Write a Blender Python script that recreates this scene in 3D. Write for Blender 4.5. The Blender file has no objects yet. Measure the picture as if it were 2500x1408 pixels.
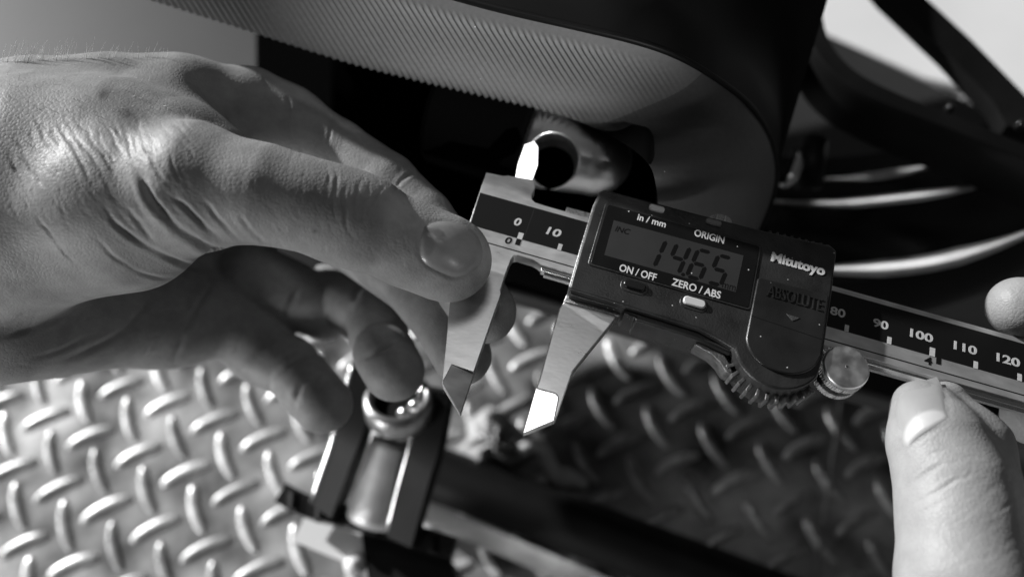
import bpy, bmesh, math, random
import numpy as np
from mathutils import Matrix, Vector
from mathutils.bvhtree import BVHTree

random.seed(7); rng = np.random.default_rng(7)
SC = bpy.context.scene
COL = SC.collection
MM = 0.001

# ------------------------------------------------------------------ frames
# camera frame: x right, y down, z forward (mm); the world has the tread plate at z = 0
FPX, CX, CY = 1950.0, 1250.0, 704.0
NF = np.array([0.04535256, 0.47003094, 0.88148401]); NF /= np.linalg.norm(NF)   # down, seen from the camera
UP = -NF
XA = np.array([1.0, 0, 0]); XA -= XA.dot(UP) * UP; XA /= np.linalg.norm(XA)
YA = np.cross(UP, XA)
FT = np.array([-127.60855107, 99.84647353, 430.0])                              # a lug on the plate
HCAM = float(NF.dot(FT))
B3 = np.stack([XA, YA, UP])                                                     # camera frame -> world
def W(p):
    p = np.asarray(p, float)
    return (p @ B3.T + np.array([0, 0, HCAM])) * MM
RC = np.array([[0.95647769, -0.28819479, -0.04576226], [0.27691184, 0.8469669, 0.45383577], [-0.09203399, -0.4467559, 0.88990949]])
TC = np.array([1.81468714, -12.06046236, 194.56672934])                         # caliper face, zero line
NC = RC[:, 2]; DC = float(NC.dot(TC))
def ray(px, py):
    return np.array([(px - CX) / FPX, (py - CY) / FPX, 1.0])
def Hc(px, py, h):
    """point seen at (px, py), h mm above the plane of the caliper's face, camera frame"""
    d = ray(px, py); s = (DC - h) / NC.dot(d)
    return d * s
def Hw(px, py, h): return W(Hc(px, py, h))
def Gw(px, py, z):
    """point seen at (px, py), z mm above the tread plate, world"""
    d = ray(px, py); s = (HCAM - z) / NF.dot(d)
    return W(d * s)

# ------------------------------------------------------------------ camera, world, lights
cam = bpy.data.cameras.new('camera'); cam_o = bpy.data.objects.new('camera', cam); COL.objects.link(cam_o)
cam.sensor_width = 36; cam.lens = FPX / 2500 * 36; cam.clip_start = 0.005; cam.clip_end = 50
cam.shift_x = 0; cam.shift_y = 0
m = Matrix.Identity(4)
right = Vector(B3 @ np.array([1.0, 0, 0])); upv = Vector(B3 @ np.array([0, -1.0, 0])); back = Vector(B3 @ np.array([0, 0, -1.0]))
for i in range(3):
    m[i][0] = right[i]; m[i][1] = upv[i]; m[i][2] = back[i]
m[2][3] = HCAM * MM
cam_o.matrix_world = m
cam.dof.use_dof = True; cam.dof.focus_distance = 0.185; cam.dof.aperture_fstop = 7.0; cam.dof.aperture_blades = 0
SC.camera = cam_o

wd = bpy.data.worlds.new('World'); SC.world = wd; wd.use_nodes = True
bg = wd.node_tree.nodes['Background']; bg.inputs[0].default_value = (1, 1, 1, 1); bg.inputs[1].default_value = 0.030

def sun(name, frm, strength, angle):
    l = bpy.data.lights.new(name, 'SUN'); l.energy = strength; l.angle = math.radians(angle)
    o = bpy.data.objects.new(name, l); COL.objects.link(o)
    o.rotation_euler = Vector(frm).to_track_quat('Z', 'Y').to_euler(); o.location = Vector(frm).normalized() * 2
def area(name, loc, target, size, watts):
    l = bpy.data.lights.new(name, 'AREA'); l.energy = watts; l.shape = 'RECTANGLE'; l.size = size[0]; l.size_y = size[1]
    o = bpy.data.objects.new(name, l); COL.objects.link(o); o.location = loc
    o.rotation_euler = (Vector(loc) - Vector(target)).to_track_quat('Z', 'Y').to_euler()
SUN_DIR = np.array((-0.74, 0.52, 0.38)); SUN_DIR /= np.linalg.norm(SUN_DIR)
sun('sun', SUN_DIR, 5.0, 1.2)
area('window_light', (-0.70, -0.50, 0.19), (0.0, 0.03, 0.24), (0.32, 0.16), 3.2)
area('door_light', (-1.05, 0.26, 0.17), (0.15, -0.02, 0.0), (0.4, 0.22), 4.0)  # added low fill that puts glints on the tread bars, no known source
spot = bpy.data.lights.new('work_lamp', 'SPOT'); spot.energy = 13.0; spot.spot_size = math.radians(8.0); spot.spot_blend = 1.0; spot.shadow_soft_size = 0.01
spot_o = bpy.data.objects.new('work_lamp', spot); COL.objects.link(spot_o); spot_o.location = (0.30, -0.42, 0.56)  # added spot that brightens the ribbed panel, no such lamp known
spot_o.rotation_euler = (Vector((0.30, -0.42, 0.56)) - Vector(Hw(1120, 60, 14))).to_track_quat('Z', 'Y').to_euler()
GLINT_POS = Hw(1290, 390, 0) + 0.92 * np.array((0.09, 0.19, 0.977))
area('ceiling_lamp', GLINT_POS, Hw(1290, 390, 0), (0.22, 0.22), 0.42)  # added overhead light, placed for the glints on jaw tips and bright strips

SC.view_settings.view_transform = 'Standard'; SC.view_settings.look = 'None'
SC.view_settings.exposure = 0.16; SC.view_settings.gamma = 1.0
SC.render.engine = 'CYCLES'
SC.cycles.use_denoising = True
SC.cycles.max_bounces = 8
SC.cycles.caustics_reflective = False; SC.cycles.caustics_refractive = False
SC.cycles.sample_clamp_indirect = 4.0

# ------------------------------------------------------------------ materials
def mat(name, g, rough=0.5, metal=0.0, noise=0.0, nscale=200.0, bump=0.0, bscale=800.0, coat=0.0, spec=0.5, rnoise=0.0, speck=0.0, stretch=None):
    mt = bpy.data.materials.new(name); mt.use_nodes = True
    nt = mt.node_tree; b = nt.nodes['Principled BSDF']
    b.inputs['Base Color'].default_value = (g, g, g, 1); b.inputs['Roughness'].default_value = rough
    b.inputs['Metallic'].default_value = metal; b.inputs['Coat Weight'].default_value = coat
    b.inputs['Specular IOR Level'].default_value = spec
    tc = nt.nodes.new('ShaderNodeTexCoord'); src = tc.outputs['Object']
    if stretch:
        mp = nt.nodes.new('ShaderNodeMapping'); mp.inputs['Scale'].default_value = stretch
        nt.links.new(src, mp.inputs[0]); src = mp.outputs[0]
    col = None
    if noise or rnoise:
        n = nt.nodes.new('ShaderNodeTexNoise'); n.inputs['Scale'].default_value = nscale; n.inputs['Detail'].default_value = 5
        nt.links.new(src, n.inputs['Vector'])
        if noise:
            r = nt.nodes.new('ShaderNodeMapRange'); r.inputs['From Min'].default_value = 0.3; r.inputs['From Max'].default_value = 0.7
            r.inputs['To Min'].default_value = g * (1 - noise); r.inputs['To Max'].default_value = g * (1 + noise)
            nt.links.new(n.outputs['Fac'], r.inputs['Value']); col = r.outputs[0]
        if rnoise:
            r2 = nt.nodes.new('ShaderNodeMapRange'); r2.inputs['From Min'].default_value = 0.3; r2.inputs['From Max'].default_value = 0.7
            r2.inputs['To Min'].default_value = max(0.02, rough - rnoise); r2.inputs['To Max'].default_value = rough + rnoise
            nt.links.new(n.outputs['Fac'], r2.inputs['Value']); nt.links.new(r2.outputs[0], b.inputs['Roughness'])
    if speck:                                                     # fine pale dust
        v = nt.nodes.new('ShaderNodeTexVoronoi'); v.inputs['Scale'].default_value = 520; v.inputs['Randomness'].default_value = 1
        nt.links.new(tc.outputs['Object'], v.inputs['Vector'])
        th = nt.nodes.new('ShaderNodeMath'); th.operation = 'LESS_THAN'; th.inputs[1].default_value = 0.085
        nt.links.new(v.outputs['Distance'], th.inputs[0])
        w = nt.nodes.new('ShaderNodeTexWhiteNoise'); nt.links.new(v.outputs['Position'], w.inputs['Vector'])
        t2 = nt.nodes.new('ShaderNodeMath'); t2.operation = 'LESS_THAN'; t2.inputs[1].default_value = speck
        nt.links.new(w.outputs['Value'], t2.inputs[0])
        mu = nt.nodes.new('ShaderNodeMath'); mu.operation = 'MULTIPLY'
        nt.links.new(th.outputs[0], mu.inputs[0]); nt.links.new(t2.outputs[0], mu.inputs[1])
        mx = nt.nodes.new('ShaderNodeMix'); mx.data_type = 'FLOAT'
        nt.links.new(mu.outputs[0], mx.inputs['Factor']); mx.inputs['B'].default_value = 0.75
        if col is None: mx.inputs['A'].default_value = g
        else: nt.links.new(col, mx.inputs['A'])
        col = mx.outputs['Result']
    if col is not None: nt.links.new(col, b.inputs['Base Color'])
    if bump:
        n2 = nt.nodes.new('ShaderNodeTexNoise'); n2.inputs['Scale'].default_value = bscale; n2.inputs['Detail'].default_value = 4
        nt.links.new(src, n2.inputs['Vector'])
        bp = nt.nodes.new('ShaderNodeBump'); bp.inputs['Strength'].default_value = bump; bp.inputs['Distance'].default_value = 0.0004
        nt.links.new(n2.outputs['Fac'], bp.inputs['Height']); nt.links.new(bp.outputs[0], b.inputs['Normal'])
    return mt

M = {}
M['steel'] = mat('steel', 0.80, 0.32, 0.72, noise=0.14, nscale=160, rnoise=0.05, bump=0.03, bscale=700, speck=0.06, stretch=(1, 2.5, 1))
M['steel_matt'] = mat('steel_matt', 0.85, 0.38, 1.0, noise=0.12, nscale=300, rnoise=0.1)
M['steel_bright'] = mat('steel_bright', 0.93, 0.16, 1.0, noise=0.03, nscale=300)
M['steel_rough'] = mat('steel_rough', 0.75, 0.45, 1.0, noise=0.35, nscale=1500, bump=0.6, bscale=2500)
M['black_scale'] = mat('black_scale', 0.008, 0.45, 0.0, speck=0.03, spec=0.25)
M['scale_print'] = mat('scale_print', 0.62, 0.45, 0.0, noise=0.12, nscale=1500)
M['black_print'] = mat('black_print', 0.008, 0.5, spec=0.2)
M['body'] = mat('body_plastic', 0.026, 0.34, 0.0, noise=0.3, nscale=150, bump=0.18, bscale=2500, speck=0.28, rnoise=0.12)
M['body_edge'] = mat('body_edge', 0.16, 0.35, 0.6, noise=0.4, nscale=600, bump=0.25, bscale=2000, speck=0.1)
M['bezel'] = mat('bezel', 0.010, 0.16, 0.0, rnoise=0.08, nscale=150, speck=0.22)
M['lcd'] = mat('lcd', 0.045, 0.22, 0.0, noise=0.08, nscale=120, speck=0.2)
M['lcd_ink'] = mat('lcd_ink', 0.006, 0.4, spec=0.2)
M['white_print'] = mat('white_print', 0.80, 0.5)
M['button_white'] = mat('button_white', 0.72, 0.35, noise=0.05)
M['button_grey'] = mat('button_grey', 0.25, 0.4, noise=0.1)
M['button_black'] = mat('button_black', 0.012, 0.25)
M['cover'] = mat('cover_plastic', 0.020, 0.30, noise=0.2, nscale=120, bump=0.08, bscale=3000, speck=0.2, rnoise=0.1)
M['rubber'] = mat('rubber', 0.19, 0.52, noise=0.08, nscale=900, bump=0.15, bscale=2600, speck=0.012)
M['rubber_black'] = mat('rubber_black', 0.11, 0.55, noise=0.08, nscale=900, bump=0.15, bscale=2600, speck=0.01)  # darker copy of the panel rubber, shade put into the colour
M['black'] = mat('black_paint', 0.006, 0.5, noise=0.3, nscale=60, spec=0.2)
M['soot_black'] = mat('soot_black', 0.004, 1.0, spec=0.0)  # lightless black, deep shade put into the colour
M['satin_chrome'] = mat('satin_chrome', 0.95, 0.32, 1.0, noise=0.05, nscale=200)
M['black_gloss'] = mat('black_gloss', 0.010, 0.22, noise=0.2, nscale=40, spec=0.4)
M['dark_grey'] = mat('dark_grey', 0.035, 0.5, noise=0.15, nscale=25)
M['chrome'] = mat('chrome', 0.90, 0.06, 1.0)
M['polished'] = mat('polished_metal', 0.85, 0.22, 1.0, noise=0.15, nscale=80)
M['dull_metal'] = mat('dull_metal', 0.42, 0.33, 0.9, noise=0.35, nscale=150)
M['satin'] = mat('satin_metal', 0.8, 0.4, 0.3, noise=0.2, nscale=90)
M['ring_metal'] = mat('ring_metal', 0.85, 0.30, 1.0, noise=0.1, nscale=120)  # bright metal for the built-in highlights of the glossy cover
M['plate'] = mat('tread_plate', 0.33, 0.36, 0.35, noise=0.75, nscale=30, bump=0.3, bscale=300, rnoise=0.1)
M['tread'] = mat('tread_bar', 0.70, 0.32, 0.4, noise=0.4, nscale=70, bump=0.35, bscale=350, rnoise=0.14)
M['pale'] = mat('pale_panel', 0.028, 0.6, noise=0.25, nscale=9)
M['white'] = mat('white_ground', 0.9, 0.7, noise=0.06, nscale=12)
M['cloth'] = mat('cloth', 0.35, 0.8, noise=0.25, nscale=120)
M['cord'] = mat('cord', 0.75, 0.6)
M['hair'] = mat('hair', 0.75, 0.4)
def skin_material(name, g, rough=0.5, bumpy=0.30, mottle=0.2, coat=0.0):
    mt = bpy.data.materials.new(name); mt.use_nodes = True; nt = mt.node_tree; b = nt.nodes['Principled BSDF']
    L = nt.links.new
    tc = nt.nodes.new('ShaderNodeTexCoord')
    at = nt.nodes.new('ShaderNodeAttribute'); at.attribute_name = 'tone'
    n = nt.nodes.new('ShaderNodeTexNoise'); n.inputs['Scale'].default_value = 120; n.inputs['Detail'].default_value = 6; n.inputs['Roughness'].default_value = 0.65
    L(tc.outputs['Object'], n.inputs['Vector'])
    r = nt.nodes.new('ShaderNodeMapRange'); r.inputs['From Min'].default_value = 0.25; r.inputs['From Max'].default_value = 0.75
    r.inputs['To Min'].default_value = g * (1 - mottle); r.inputs['To Max'].default_value = g * (1 + mottle)
    L(n.outputs['Fac'], r.inputs['Value'])
    mu = nt.nodes.new('ShaderNodeMath'); mu.operation = 'MULTIPLY'; L(r.outputs[0], mu.inputs[0]); L(at.outputs['Fac'], mu.inputs[1])
    L(mu.outputs[0], b.inputs['Base Color'])
    b.inputs['Coat Weight'].default_value = coat; b.inputs['Roughness'].default_value = rough; b.inputs['Specular IOR Level'].default_value = 0.42
    b.inputs['Subsurface Weight'].default_value = 0.18; b.inputs['Subsurface Radius'].default_value = (1, 1, 1); b.inputs['Subsurface Scale'].default_value = 0.0012
    v = nt.nodes.new('ShaderNodeTexVoronoi'); v.inputs['Scale'].default_value = 1100; v.feature = 'DISTANCE_TO_EDGE'
    L(tc.outputs['Object'], v.inputs['Vector'])
    mr = nt.nodes.new('ShaderNodeMapRange'); mr.inputs['From Max'].default_value = 0.25; L(v.outputs['Distance'], mr.inputs['Value'])
    n3 = nt.nodes.new('ShaderNodeTexNoise'); n3.inputs['Scale'].default_value = 420; n3.inputs['Detail'].default_value = 6; L(tc.outputs['Object'], n3.inputs['Vector'])
    ad = nt.nodes.new('ShaderNodeMath'); ad.operation = 'MULTIPLY_ADD'; ad.inputs[1].default_value = 0.5
    L(mr.outputs[0], ad.inputs[0]); L(n3.outputs['Fac'], ad.inputs[2])
    bp = nt.nodes.new('ShaderNodeBump'); bp.inputs['Strength'].default_value = bumpy; bp.inputs['Distance'].default_value = 0.00025
    L(ad.outputs[0], bp.inputs['Height']); L(bp.outputs[0], b.inputs['Normal'])
    return mt
M['skin'] = skin_material('skin', 0.31, mottle=0.3)
M['skin_pale'] = skin_material('skin_pale', 0.31)
M['nail'] = skin_material('nail', 0.26, 0.33, 0.05, 0.25, 0.15)
M['nail_pale'] = skin_material('nail_pale', 0.33, 0.36, 0.04, 0.06, 0.1)

# ------------------------------------------------------------------ object helpers
def tag(o, label=None, cat=None, group=None, kind=None):
    if label: o['label'] = label
    if cat: o['category'] = cat
    if group: o['group'] = group
    if kind: o['kind'] = kind
    return o
def empty(name, mw=None, loc=None):
    o = bpy.data.objects.new(name, None); COL.objects.link(o); o.empty_display_size = 0.01
    if mw is not None: o.matrix_world = mw
    if loc is not None: o.matrix_world = Matrix.Translation(Vector(loc))
    return o
def obj(name, v, f, mt, parent=None, smooth=False, bevel=0.0, seg=2, local=False, angle=35, autos=False):
    """v in metres, in world coordinates unless local (then in the parent's frame)"""
    v = np.asarray(v, float).reshape(-1, 3)
    if parent is not None and not local:
        root = parent; chain = Matrix.Identity(4)
        while root is not None:
            chain = root.matrix_basis @ chain; root = root.parent
        inv = np.array(chain.inverted()); v = v @ inv[:3, :3].T + inv[:3, 3]
    me = bpy.data.meshes.new(name); me.from_pydata([tuple(p) for p in v], [], [tuple(q) for q in f]); me.update()
    bm = bmesh.new(); bm.from_mesh(me); bmesh.ops.recalc_face_normals(bm, faces=bm.faces[:]); bm.to_mesh(me); bm.free()
    me.materials.append(mt)
    if smooth or autos:
        me.polygons.foreach_set('use_smooth', [True] * len(me.polygons))
    if autos:
        me.set_sharp_from_angle(angle=math.radians(angle))
    o = bpy.data.objects.new(name, me); COL.objects.link(o)
    if parent is not None: o.parent = parent
    if bevel:
        b = o.modifiers.new('bevel', 'BEVEL'); b.width = bevel; b.segments = seg; b.limit_method = 'ANGLE'; b.angle_limit = math.radians(28)
        b.harden_normals = False
        me.polygons.foreach_set('use_smooth', [True] * len(me.polygons)); me.set_sharp_from_angle(angle=math.radians(30))
    return o
def prism(poly, z0, z1):
    """poly (x, y) in mm; z1 may be a function (front face may slope)"""
    n = len(poly); fz = z1 if callable(z1) else (lambda x, y: z1)
    v = [(x, y, fz(x, y)) for x, y in poly] + [(x, y, z0) for x, y in poly]
    f = [tuple(range(n)), tuple(range(2 * n - 1, n - 1, -1))] + [(i, i + n, (i + 1) % n + n, (i + 1) % n) for i in range(n)]
    return np.array(v) * MM, f
def join(parts):
    V = []; Fs = []; k = 0
    for v, f in parts:
        v = np.asarray(v, float).reshape(-1, 3); V.append(v); Fs += [tuple(i + k for i in q) for q in f]; k += len(v)
    return np.concatenate(V), Fs
def arc(cx, cy, r, a0, a1, n, ry=None):
    ry = ry or r
    return [(cx + r * math.cos(math.radians(a0 + (a1 - a0) * i / (n - 1))), cy + ry * math.sin(math.radians(a0 + (a1 - a0) * i / (n - 1)))) for i in range(n)]
def rrect(x0, y0, x1, y1, r, n=5):
    return arc(x1 - r, y1 - r, r, 0, 90, n) + arc(x0 + r, y1 - r, r, 90, 180, n) + arc(x0 + r, y0 + r, r, 180, 270, n) + arc(x1 - r, y0 + r, r, 270, 360, n)
def spline(pts, n):
    """Catmull-Rom through pts (k, d) resampled evenly to n points"""
    P = np.asarray(pts, float); Q = np.vstack([2 * P[0] - P[1], P, 2 * P[-1] - P[-2]]); out = []
    for i in range(1, len(Q) - 2):
        t = np.linspace(0, 1, 24, endpoint=False)[:, None]
        a, b, c, d = Q[i - 1], Q[i], Q[i + 1], Q[i + 2]
        out.append(0.5 * ((2 * b) + (-a + c) * t + (2 * a - 5 * b + 4 * c - d) * t ** 2 + (-a + 3 * b - 3 * c + d) * t ** 3))
    out = np.vstack(out + [P[-1:]])
    s = np.concatenate([[0], np.cumsum(np.linalg.norm(np.diff(out, axis=0), axis=1))])
    u = np.linspace(0, s[-1], n)
    return np.stack([np.interp(u, s, out[:, k]) for k in range(out.shape[1])], 1)
def tube(path, rad, nseg=12, cap=True, flat=None, upvec=(0, 0, 1), section=None):
    """sweep a circle (or a section of (a, b) points) along path; rad a number or a list"""
    P = np.asarray(path, float); n = len(P); R = np.broadcast_to(np.asarray(rad, float), (n,))
    T = np.gradient(P, axis=0); T /= np.linalg.norm(T, axis=1)[:, None] + 1e-12
    U = np.asarray(upvec, float); V = []
    sec = section or [(math.cos(2 * math.pi * k / nseg), math.sin(2 * math.pi * k / nseg)) for k in range(nseg)]
    ns = len(sec)
    for i in range(n):
        a = np.cross(T[i], U)
        if np.linalg.norm(a) < 1e-6: a = np.cross(T[i], (0, 1, 0.1))
        a /= np.linalg.norm(a); b = np.cross(a, T[i])
        for s in sec: V.append(P[i] + R[i] * (a * s[0] + b * s[1]))
    F = [(i * ns + k, i * ns + (k + 1) % ns, (i + 1) * ns + (k + 1) % ns, (i + 1) * ns + k) for i in range(n - 1) for k in range(ns)]
    if cap: F += [tuple(range(ns))[::-1], tuple((n - 1) * ns + k for k in range(ns))]
    return np.array(V), F
def lathe(profile, c, axis, n=40, e1=None):
    """profile (r, t) in metres about axis through c"""
    ax = np.asarray(axis, float); ax /= np.linalg.norm(ax)
    e = np.cross(ax, (1, 0.3, 0.1)); e /= np.linalg.norm(e); g = np.cross(ax, e); V = []; F = []
    for k in range(n):
        a = 2 * math.pi * k / n; d = e * math.cos(a) + g * math.sin(a)
        for r, t in profile: V.append(np.asarray(c) + d * r + ax * t)
    p = len(profile)
    for k in range(n):
        for i in range(p - 1):
            F.append((k * p + i, ((k + 1) % n) * p + i, ((k + 1) % n) * p + i + 1, k * p + i + 1))
    return np.array(V), F
def loft(rows, close_u=False):
    R = [np.asarray(r, float) for r in rows]; n = len(R[0]); V = np.concatenate(R); F = []
    for i in range(len(R) - 1):
        for k in range(n - 1 + (1 if close_u else 0)):
            F.append((i * n + k, i * n + (k + 1) % n, (i + 1) * n + (k + 1) % n, (i + 1) * n + k))
    return V, F
def lettering(name, s, box, z, mt, parent, depth=0.12, bold=0.012, shear=0.0, space=1.0, align='box'):
    """text fitted into box (x0, y0, x1, y1) mm of the parent's local xy plane, standing proud of z"""
    cu = bpy.data.curves.new(name, 'FONT'); cu.body = s; cu.size = 1.0; cu.offset = bold; cu.shear = shear; cu.space_character = space
    cu.extrude = 0.02; cu.resolution_u = 4
    t = bpy.data.objects.new(name, cu); COL.objects.link(t)
    dg = bpy.context.evaluated_depsgraph_get(); me = bpy.data.meshes.new_from_object(t.evaluated_get(dg))
    bpy.data.objects.remove(t); bpy.data.curves.remove(cu)
    v = np.array([tuple(q.co) for q in me.vertices]); f = [tuple(p.vertices) for p in me.polygons]; bpy.data.meshes.remove(me)
    lo, hi = v.min(0), v.max(0); x0, y0, x1, y1 = box
    v[:, 0] = x0 + (v[:, 0] - lo[0]) / (hi[0] - lo[0]) * (x1 - x0)
    v[:, 1] = y0 + (v[:, 1] - lo[1]) / (hi[1] - lo[1]) * (y1 - y0)
    v[:, 2] = z + (v[:, 2] - lo[2]) / (hi[2] - lo[2]) * depth - 0.03
    return obj(name, v * MM, f, mt, parent, local=True)

# ------------------------------------------------------------------ signed-distance modelling (hands, chrome rod)
class Field:
    def __init__(s, lo, hi, res):
        s.lo = np.array(lo, float); s.res = res
        s.n = np.ceil((np.array(hi) - s.lo) / res).astype(int) + 1
        s.d = np.full(s.n, 60.0, np.float32)
        s.ax = [s.lo[k] + res * np.arange(s.n[k]) for k in range(3)]
    def win(s, lo, hi):
        a = np.clip(np.floor((np.array(lo) - s.lo) / s.res).astype(int), 0, s.n); b = np.clip(np.ceil((np.array(hi) - s.lo) / s.res).astype(int) + 1, 0, s.n)
        sl = tuple(slice(a[k], b[k]) for k in range(3))
        return sl, np.meshgrid(*[s.ax[k][sl[k]] for k in range(3)], indexing='ij', sparse=True)
    def cone(s, a, b, r1, r2, k=2.0, cut=False):
        a, b = np.array(a, float), np.array(b, float); pad = max(r1, r2) + k + 3
        sl, (X, Y, Z) = s.win(np.minimum(a, b) - pad, np.maximum(a, b) + pad)
        if 0 in s.d[sl].shape: return
        ba = b - a; L = ba.dot(ba) + 1e-9
        px, py, pz = X - a[0], Y - a[1], Z - a[2]
        t = np.clip((px * ba[0] + py * ba[1] + pz * ba[2]) / L, 0, 1)
        q = np.sqrt((px - t * ba[0]) ** 2 + (py - t * ba[1]) ** 2 + (pz - t * ba[2]) ** 2) - (r1 + (r2 - r1) * t)
        s.mix(sl, q, k, cut)
    def ell(s, c, axes, rad, k=2.0, cut=False):
        c = np.array(c, float); pad = max(rad) + k + 3
        sl, (X, Y, Z) = s.win(c - pad, c + pad)
        if 0 in s.d[sl].shape: return
        A = np.array(axes, float); px, py, pz = X - c[0], Y - c[1], Z - c[2]
        u = [(px * A[i][0] + py * A[i][1] + pz * A[i][2]) for i in range(3)]
        k0 = np.sqrt(sum((u[i] / rad[i]) ** 2 for i in range(3))); k1 = np.sqrt(sum((u[i] / rad[i] ** 2) ** 2 for i in range(3)))
        s.mix(sl, k0 * (k0 - 1) / (k1 + 1e-6), k, cut)
    def mix(s, sl, q, k, cut):
        d = s.d[sl]
        if cut:
            h = np.clip(0.5 - 0.5 * (d + q) / k, 0, 1); s.d[sl] = d + (-q - d) * h + k * h * (1 - h)
        else:
            h = np.clip(0.5 + 0.5 * (d - q) / k, 0, 1); s.d[sl] = d + (q - d) * h - k * h * (1 - h)
    def mesh(s):
        d = s.d; n = s.n; inside = d < 0
        c = np.zeros(n - 1, np.int8)
        for i in (0, 1):
            for j in (0, 1):
                for k in (0, 1): c += inside[i:n[0] - 1 + i, j:n[1] - 1 + j, k:n[2] - 1 + k]
        cells = np.argwhere((c > 0) & (c < 8)); idx = -np.ones(n - 1, np.int64); idx[tuple(cells.T)] = np.arange(len(cells))
        acc = np.zeros((len(cells), 3)); cnt = np.zeros(len(cells))
        cor = [(i, j, k) for i in (0, 1) for j in (0, 1) for k in (0, 1)]
        vals = {q: d[cells[:, 0] + q[0], cells[:, 1] + q[1], cells[:, 2] + q[2]] for q in cor}
        for a in cor:
            for ax in range(3):
                if a[ax]: continue
                b = list(a); b[ax] = 1; b = tuple(b); da, db = vals[a], vals[b]
                mk = (da < 0) != (db < 0); t = np.where(mk, da / np.where(mk, da - db, 1), 0)
                p = np.array(a, float)[None] + np.zeros((len(cells), 1)); p[:, ax] += t
                acc += np.where(mk[:, None], p, 0); cnt += mk
        V = (cells + acc / cnt[:, None]) * s.res + s.lo
        Q = []
        for ax in range(3):
            o1, o2 = [(1, 2), (2, 0), (0, 1)][ax]
            sa = [slice(1, n[k] - 1) for k in range(3)]; sa[ax] = slice(0, n[ax] - 1); sb = list(sa); sb[ax] = slice(1, n[ax])
            ia, ib = inside[tuple(sa)], inside[tuple(sb)]
            e = np.argwhere(ia != ib)
            if not len(e): continue
            flip = ia[tuple(e.T)]
            base = e.copy(); off = np.array([1, 1, 1]); off[ax] = 0; base = base + off
            def cell(da, db):
                q = base.copy(); q[:, o1] -= da; q[:, o2] -= db; return idx[tuple(q.T)]
            quad = np.stack([cell(1, 1), cell(0, 1), cell(0, 0), cell(1, 0)], 1)
            quad[~flip] = quad[~flip][:, ::-1]; Q.append(quad)
        return V, np.concatenate(Q)
def smooth_mesh(V, Q, it=3, lam=0.5):
    E = np.concatenate([Q[:, [0, 1]], Q[:, [1, 2]], Q[:, [2, 3]], Q[:, [3, 0]]]); E = np.concatenate([E, E[:, ::-1]])
    deg = np.bincount(E[:, 0], minlength=len(V)).astype(float); deg[deg == 0] = 1
    for i in range(it * 2):
        l = lam if i % 2 == 0 else -lam * 1.04
        A = np.stack([np.bincount(E[:, 0], weights=V[E[:, 1], k], minlength=len(V)) for k in range(3)], 1) / deg[:, None]
        V = V + l * (A - V)
    return V
def vnormals(V, Q):
    n = np.cross(V[Q[:, 2]] - V[Q[:, 0]], V[Q[:, 3]] - V[Q[:, 1]]); N = np.zeros_like(V)
    for k in range(4):
        for c in range(3): N[:, c] += np.bincount(Q[:, k], weights=n[:, c], minlength=len(V))
    return N / (np.linalg.norm(N, axis=1)[:, None] + 1e-12)
def topx(V): return np.stack([FPX * V[:, 0] / V[:, 2] + CX, FPX * V[:, 1] / V[:, 2] + CY], 1)
def facing(V, N):
    """vertices that the light of day in front of the hand reaches: outermost skin on the viewer's side"""
    P = topx(V); key = (np.floor(P[:, 0] / 5).astype(int) + 200) * 2000 + np.floor(P[:, 1] / 5).astype(int) + 200
    u, inv = np.unique(key, return_inverse=True); mn = np.full(len(u), 1e9); np.minimum.at(mn, inv, V[:, 2])
    vis = (V[:, 2] < mn[inv] + 3.0) & (np.einsum('ij,ij->i', N, -V) > 0)
    return P, vis
def creases(V, N, lines):
    """press skin folds (polyline px, depth mm, half width px) into the skin"""
    P, vis = facing(V, N); disp = np.zeros(len(V)); ids = np.where(vis)[0]; Pv = P[ids]
    for pts, dep, wid in lines:
        L = spline(pts, 40) if len(pts) > 2 else np.linspace(pts[0], pts[1], 20)
        if len(L) == 40 and wid < 13:
            u = np.linspace(0, 1, 40); a1, a2, f1, f2 = rng.uniform(0, 6.28, 4)
            L = L + (1.6 * np.sin(u * (7 + f1) + a1) + 0.9 * np.sin(u * (17 + 2 * f2) + a2))[:, None] * np.array([0.8, -0.6])
        ph, fr_ = rng.uniform(0, 6.28), rng.uniform(5, 14)
        lo, hi = L.min(0) - wid * 5, L.max(0) + wid * 5
        s = np.where((Pv > lo).all(1) & (Pv < hi).all(1))[0]
        if not len(s): continue
        q = Pv[s]; best = np.full(len(s), 1e9); bt = np.zeros(len(s))
        for i in range(len(L) - 1):
            a, b = L[i], L[i + 1]; ab = b - a; t = np.clip(((q - a) @ ab) / (ab @ ab + 1e-9), 0, 1)
            dd = np.linalg.norm(q - a - t[:, None] * ab, axis=1); mk = dd < best; best[mk] = dd[mk]; bt[mk] = (i + t[mk]) / (len(L) - 1)
        fade = np.clip(np.minimum(bt, 1 - bt) * 3.2, 0.0, 1) * (0.72 + 0.28 * np.sin(bt * fr_ + ph))
        x = best / max(3.6, 0.72 * wid)
        disp[ids[s]] += 0.85 * dep * fade * (-np.exp(-x * x) + 0.16 * np.exp(-((x - 2.2) / 1.0) ** 2))
    return disp
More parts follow.
